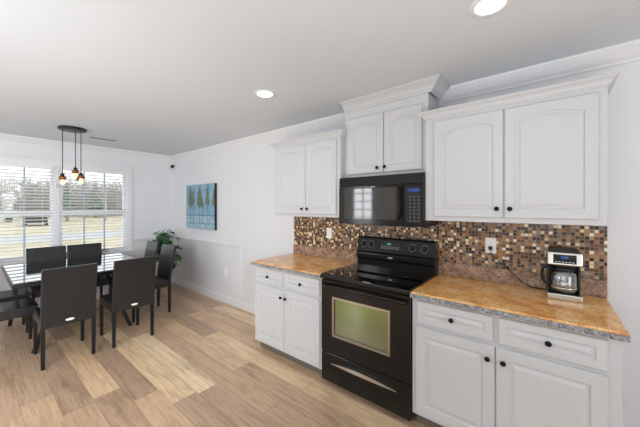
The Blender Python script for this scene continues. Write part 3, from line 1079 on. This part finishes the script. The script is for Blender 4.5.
for i in range(20):
    a = i * 2.4 + rnd.uniform(-.3, .3)
    hgt = rnd.uniform(.1, .37); rr = rnd.uniform(.06, .2)
    c, s = math.cos(a), math.sin(a)
    if c > 0: c *= .5
    if s > 0: s *= .7
    vine([(c * .03, s * .03, .7), (c * .06, s * .06, .7 + hgt * .6), (c * (.06 + rr * .6), s * (.06 + rr * .6), .7 + hgt), (c * (.08 + rr), s * (.08 + rr), .7 + hgt * .8)], 3, .085)
for (a, ln, r) in ((-.5, .30, .17), (-.9, .12, .18), (-1.5, .22, .16), (-2.4, .16, .17), (2.9, .1, .17), (-.1, .2, .15)):
    c, s = math.cos(a), math.sin(a)
    vine([(c * .05, s * .05, .71), (c * r * .7, s * r * .7, .8), (c * r, s * r, .74), (c * r * 1.1, s * r * 1.1, .72 - ln * .5), (c * r * 1.05, s * r * 1.05, .72 - ln)], 4, .1)
lf.build('foliage', 'leaf', t)
sm_.build('stems', 'stem', t)

# ------------------------------------------------------------------ outside the window
GZ = -0.5
struct(MB().box(-90, 110, D + .3, 190, GZ - .3, GZ).build('ground', 'lawn'))
struct(MB().prism([(-60, 24.5), (70, 18.5), (70, 24), (-60, 31)], GZ + .0, GZ + .02, 'z').build('ground_road', 'road'))


def house(x, y, wx, wy, hz, ridge, label, rz=0):
    t = thing('house', label, 'house', (x, y, GZ), rz)
    MB().box(-wx / 2, wx / 2, -wy / 2, wy / 2, 0, hz).build('walls', 'siding', t)
    MB().prism([(-wx / 2 - .4, hz), (wx / 2 + .4, hz), (0, ridge)], -wy / 2 - .3, wy / 2 + .3, 'y').build('roof', 'roof', t)
    MB().prism([(-wx / 2, hz - .01), (wx / 2, hz - .01), (0, ridge - .12)], -wy / 2 - .32, -wy / 2 - .302, 'y').build('gable', 'siding', t)
    for (wx_, wz_) in ((-wx * .28, 1.1), (wx * .05, 1.1), (wx * .34, 1.1)):
        f = MB().box(wx_ - .55, wx_ + .55, -wy / 2 - .05, -wy / 2, wz_, wz_ + 1.5).build('window', 'dark_window', t)
        MB().box(wx_ - .03, wx_ + .03, -wy / 2 - .07, -wy / 2 - .05, wz_, wz_ + 1.5).build('window_bar', 'siding', f)
    return t


house(7.6, 118, 10, 9, 3.8, 6.4, 'white gabled house across the road, seen through the left window')


def car(x, y, rz, label, paint):
    t = thing('parked_car', label, 'car', (x, y, GZ + .02), rz, 'cars parked outside')
    b = MB().prism([(-2.1, .3), (2.1, .3), (2.15, .7), (1.9, .85), (1.1, .92), (.5, 1.4), (-1.1, 1.42), (-1.7, .95), (-2.1, .9)], -.85, .85, 'y', .06)
    b.build('body', paint, t)
    MB().prism([(-1.5, .95), (1.0, .95), (.48, 1.34), (-1.05, 1.36)], -.862, .862, 'y').build('windows', 'dark_window', t)
    for (wx_, s) in ((-1.3, -1), (1.3, -1), (-1.3, 1), (1.3, 1)):
        MB().cyl((wx_, s * .66, .33), (wx_, s * .87, .33), .33, 18).build('wheel', 'rubber', t)


car(1.7, 52, .05, 'pale car parked across the road, seen through the left window', 'car_paint')
car(4.3, 41, 1.45, 'dark car parked by the white house, seen through the left window', 'dark_car_paint')


def bare_tree(seed, hgt):
    rnd = random.Random(seed)
    tr, tw = MB(), MB()

    def grow(p, d, L, r, lvl):
        n = 4
        pts, rad = [p], [r]
        for i in range(n):
            d = (d + Vector((rnd.uniform(-.16, .16), rnd.uniform(-.16, .16), .06))).normalized()
            p = p + d * L / n
            pts.append(p); rad.append(r * (1 - .55 * (i + 1) / n))
        (tr if lvl < 2 else tw).tube(pts, r, 5 if lvl < 2 else 3, rad)
        if lvl < 4:
            for q in range(4 if lvl < 3 else 3):
                k_ = rnd.randint(1 if lvl else 2, n)
                a = rnd.uniform(0, 2 * PI)
                nd = (d + Vector((math.cos(a), math.sin(a), rnd.uniform(-.1, .4))) * .85).normalized()
                grow(pts[k_], nd, L * rnd.uniform(.5, .7), rad[k_] * .62, lvl + 1)
    grow(Vector((0, 0, 0)), Vector((0, 0, 1)), hgt * .5, hgt * .022, 0)
    return tr, tw


G = 'bare winter trees across the road'
proto = []
for s in (1, 2):
    t = thing('bare_tree', 'x', 'tree', (0, 0, GZ), 0, G)
    tr, tw = bare_tree(s, 8.5)
    tr.build('trunk', 'bark', t); tw.build('branches', 'bark', t)
    proto.append(t)
rnd = random.Random(5)
TL = [(-3.4, 33), (12.2, 34), (11.6, 47), (8.6, 58), (17.2, 55), (8.6, 24)]
for i, (x, y) in enumerate(TL):
    p = proto[i % 2]
    t = p if i < 2 else dup(p, (0, 0, 0), 0, 'x')
    t.location = (x, y, GZ); t.rotation_euler = (0, 0, rnd.uniform(0, 6))
    t['label'] = 'leafless grey tree across the road, blurred behind the window blinds'
for i, (x, y, h) in enumerate(((8.2, 50, 4.2), (16.0, 47, 4.5), (14.0, 62, 5.0))):
    t = thing('evergreen_tree', 'dull evergreen tree behind the bare trees, blurred behind the window blinds', 'tree', (x, y, GZ), 0, 'evergreens across the road')
    MB().cyl((0, 0, 0), (0, 0, h * .4), .18, 8).build('trunk', 'bark', t)
    b = MB()
    r2 = random.Random(i)
    for q in range(5):
        z = .8 + q * h * .17
        rr = (1 - q / 5.5) * h * .36
        n = 22
        vs = [(math.cos(2 * PI * a / n) * rr * (1 if a % 2 else .72), math.sin(2 * PI * a / n) * rr * (1 if a % 2 else .72), z + r2.uniform(-.15, .15)) for a in range(n)] + [(0, 0, z + h * .36)]
        b.add(vs, [(a, (a + 1) % n, n) for a in range(n)] + [tuple(reversed(range(n)))])
    b.build('foliage', 'evergreen', t)

# the far edge of the woods: a grey haze of trunks and twigs nobody could count
rnd = random.Random(21)
b = MB()
for i in range(330):
    y = rnd.uniform(66, 92); x = y * rnd.uniform(-.02, .42)
    if x < y * .085 and rnd.random() < .9:
        y += 80; x = y * rnd.uniform(-.02, .09)
    h = rnd.uniform(4.2, 7.4) * y / 75
    p = Vector((x, y, GZ)); top = p + Vector((rnd.uniform(-.6, .6), 0, h))
    b.tube([p, p.lerp(top, .5), top], .1, 4, [.13, .09, .03])
    for q in range(34):
        f = rnd.uniform(.03, .97); a = p.lerp(top, f); L = rnd.uniform(.8, 2.8) * (1.15 - f * .6)
        g = rnd.uniform(0, 2 * PI)
        e = a + Vector((math.cos(g) * L, math.sin(g) * L * .5, L * rnd.uniform(.1, 1.0)))
        b.tube([a, e], .03, 3, [.055, .025])
wd = b.build('woods', 'bark')
tag(wd, 'grey leafless woods along the far edge of the lawn, outside the window', 'woods')
wd['kind'] = 'stuff'
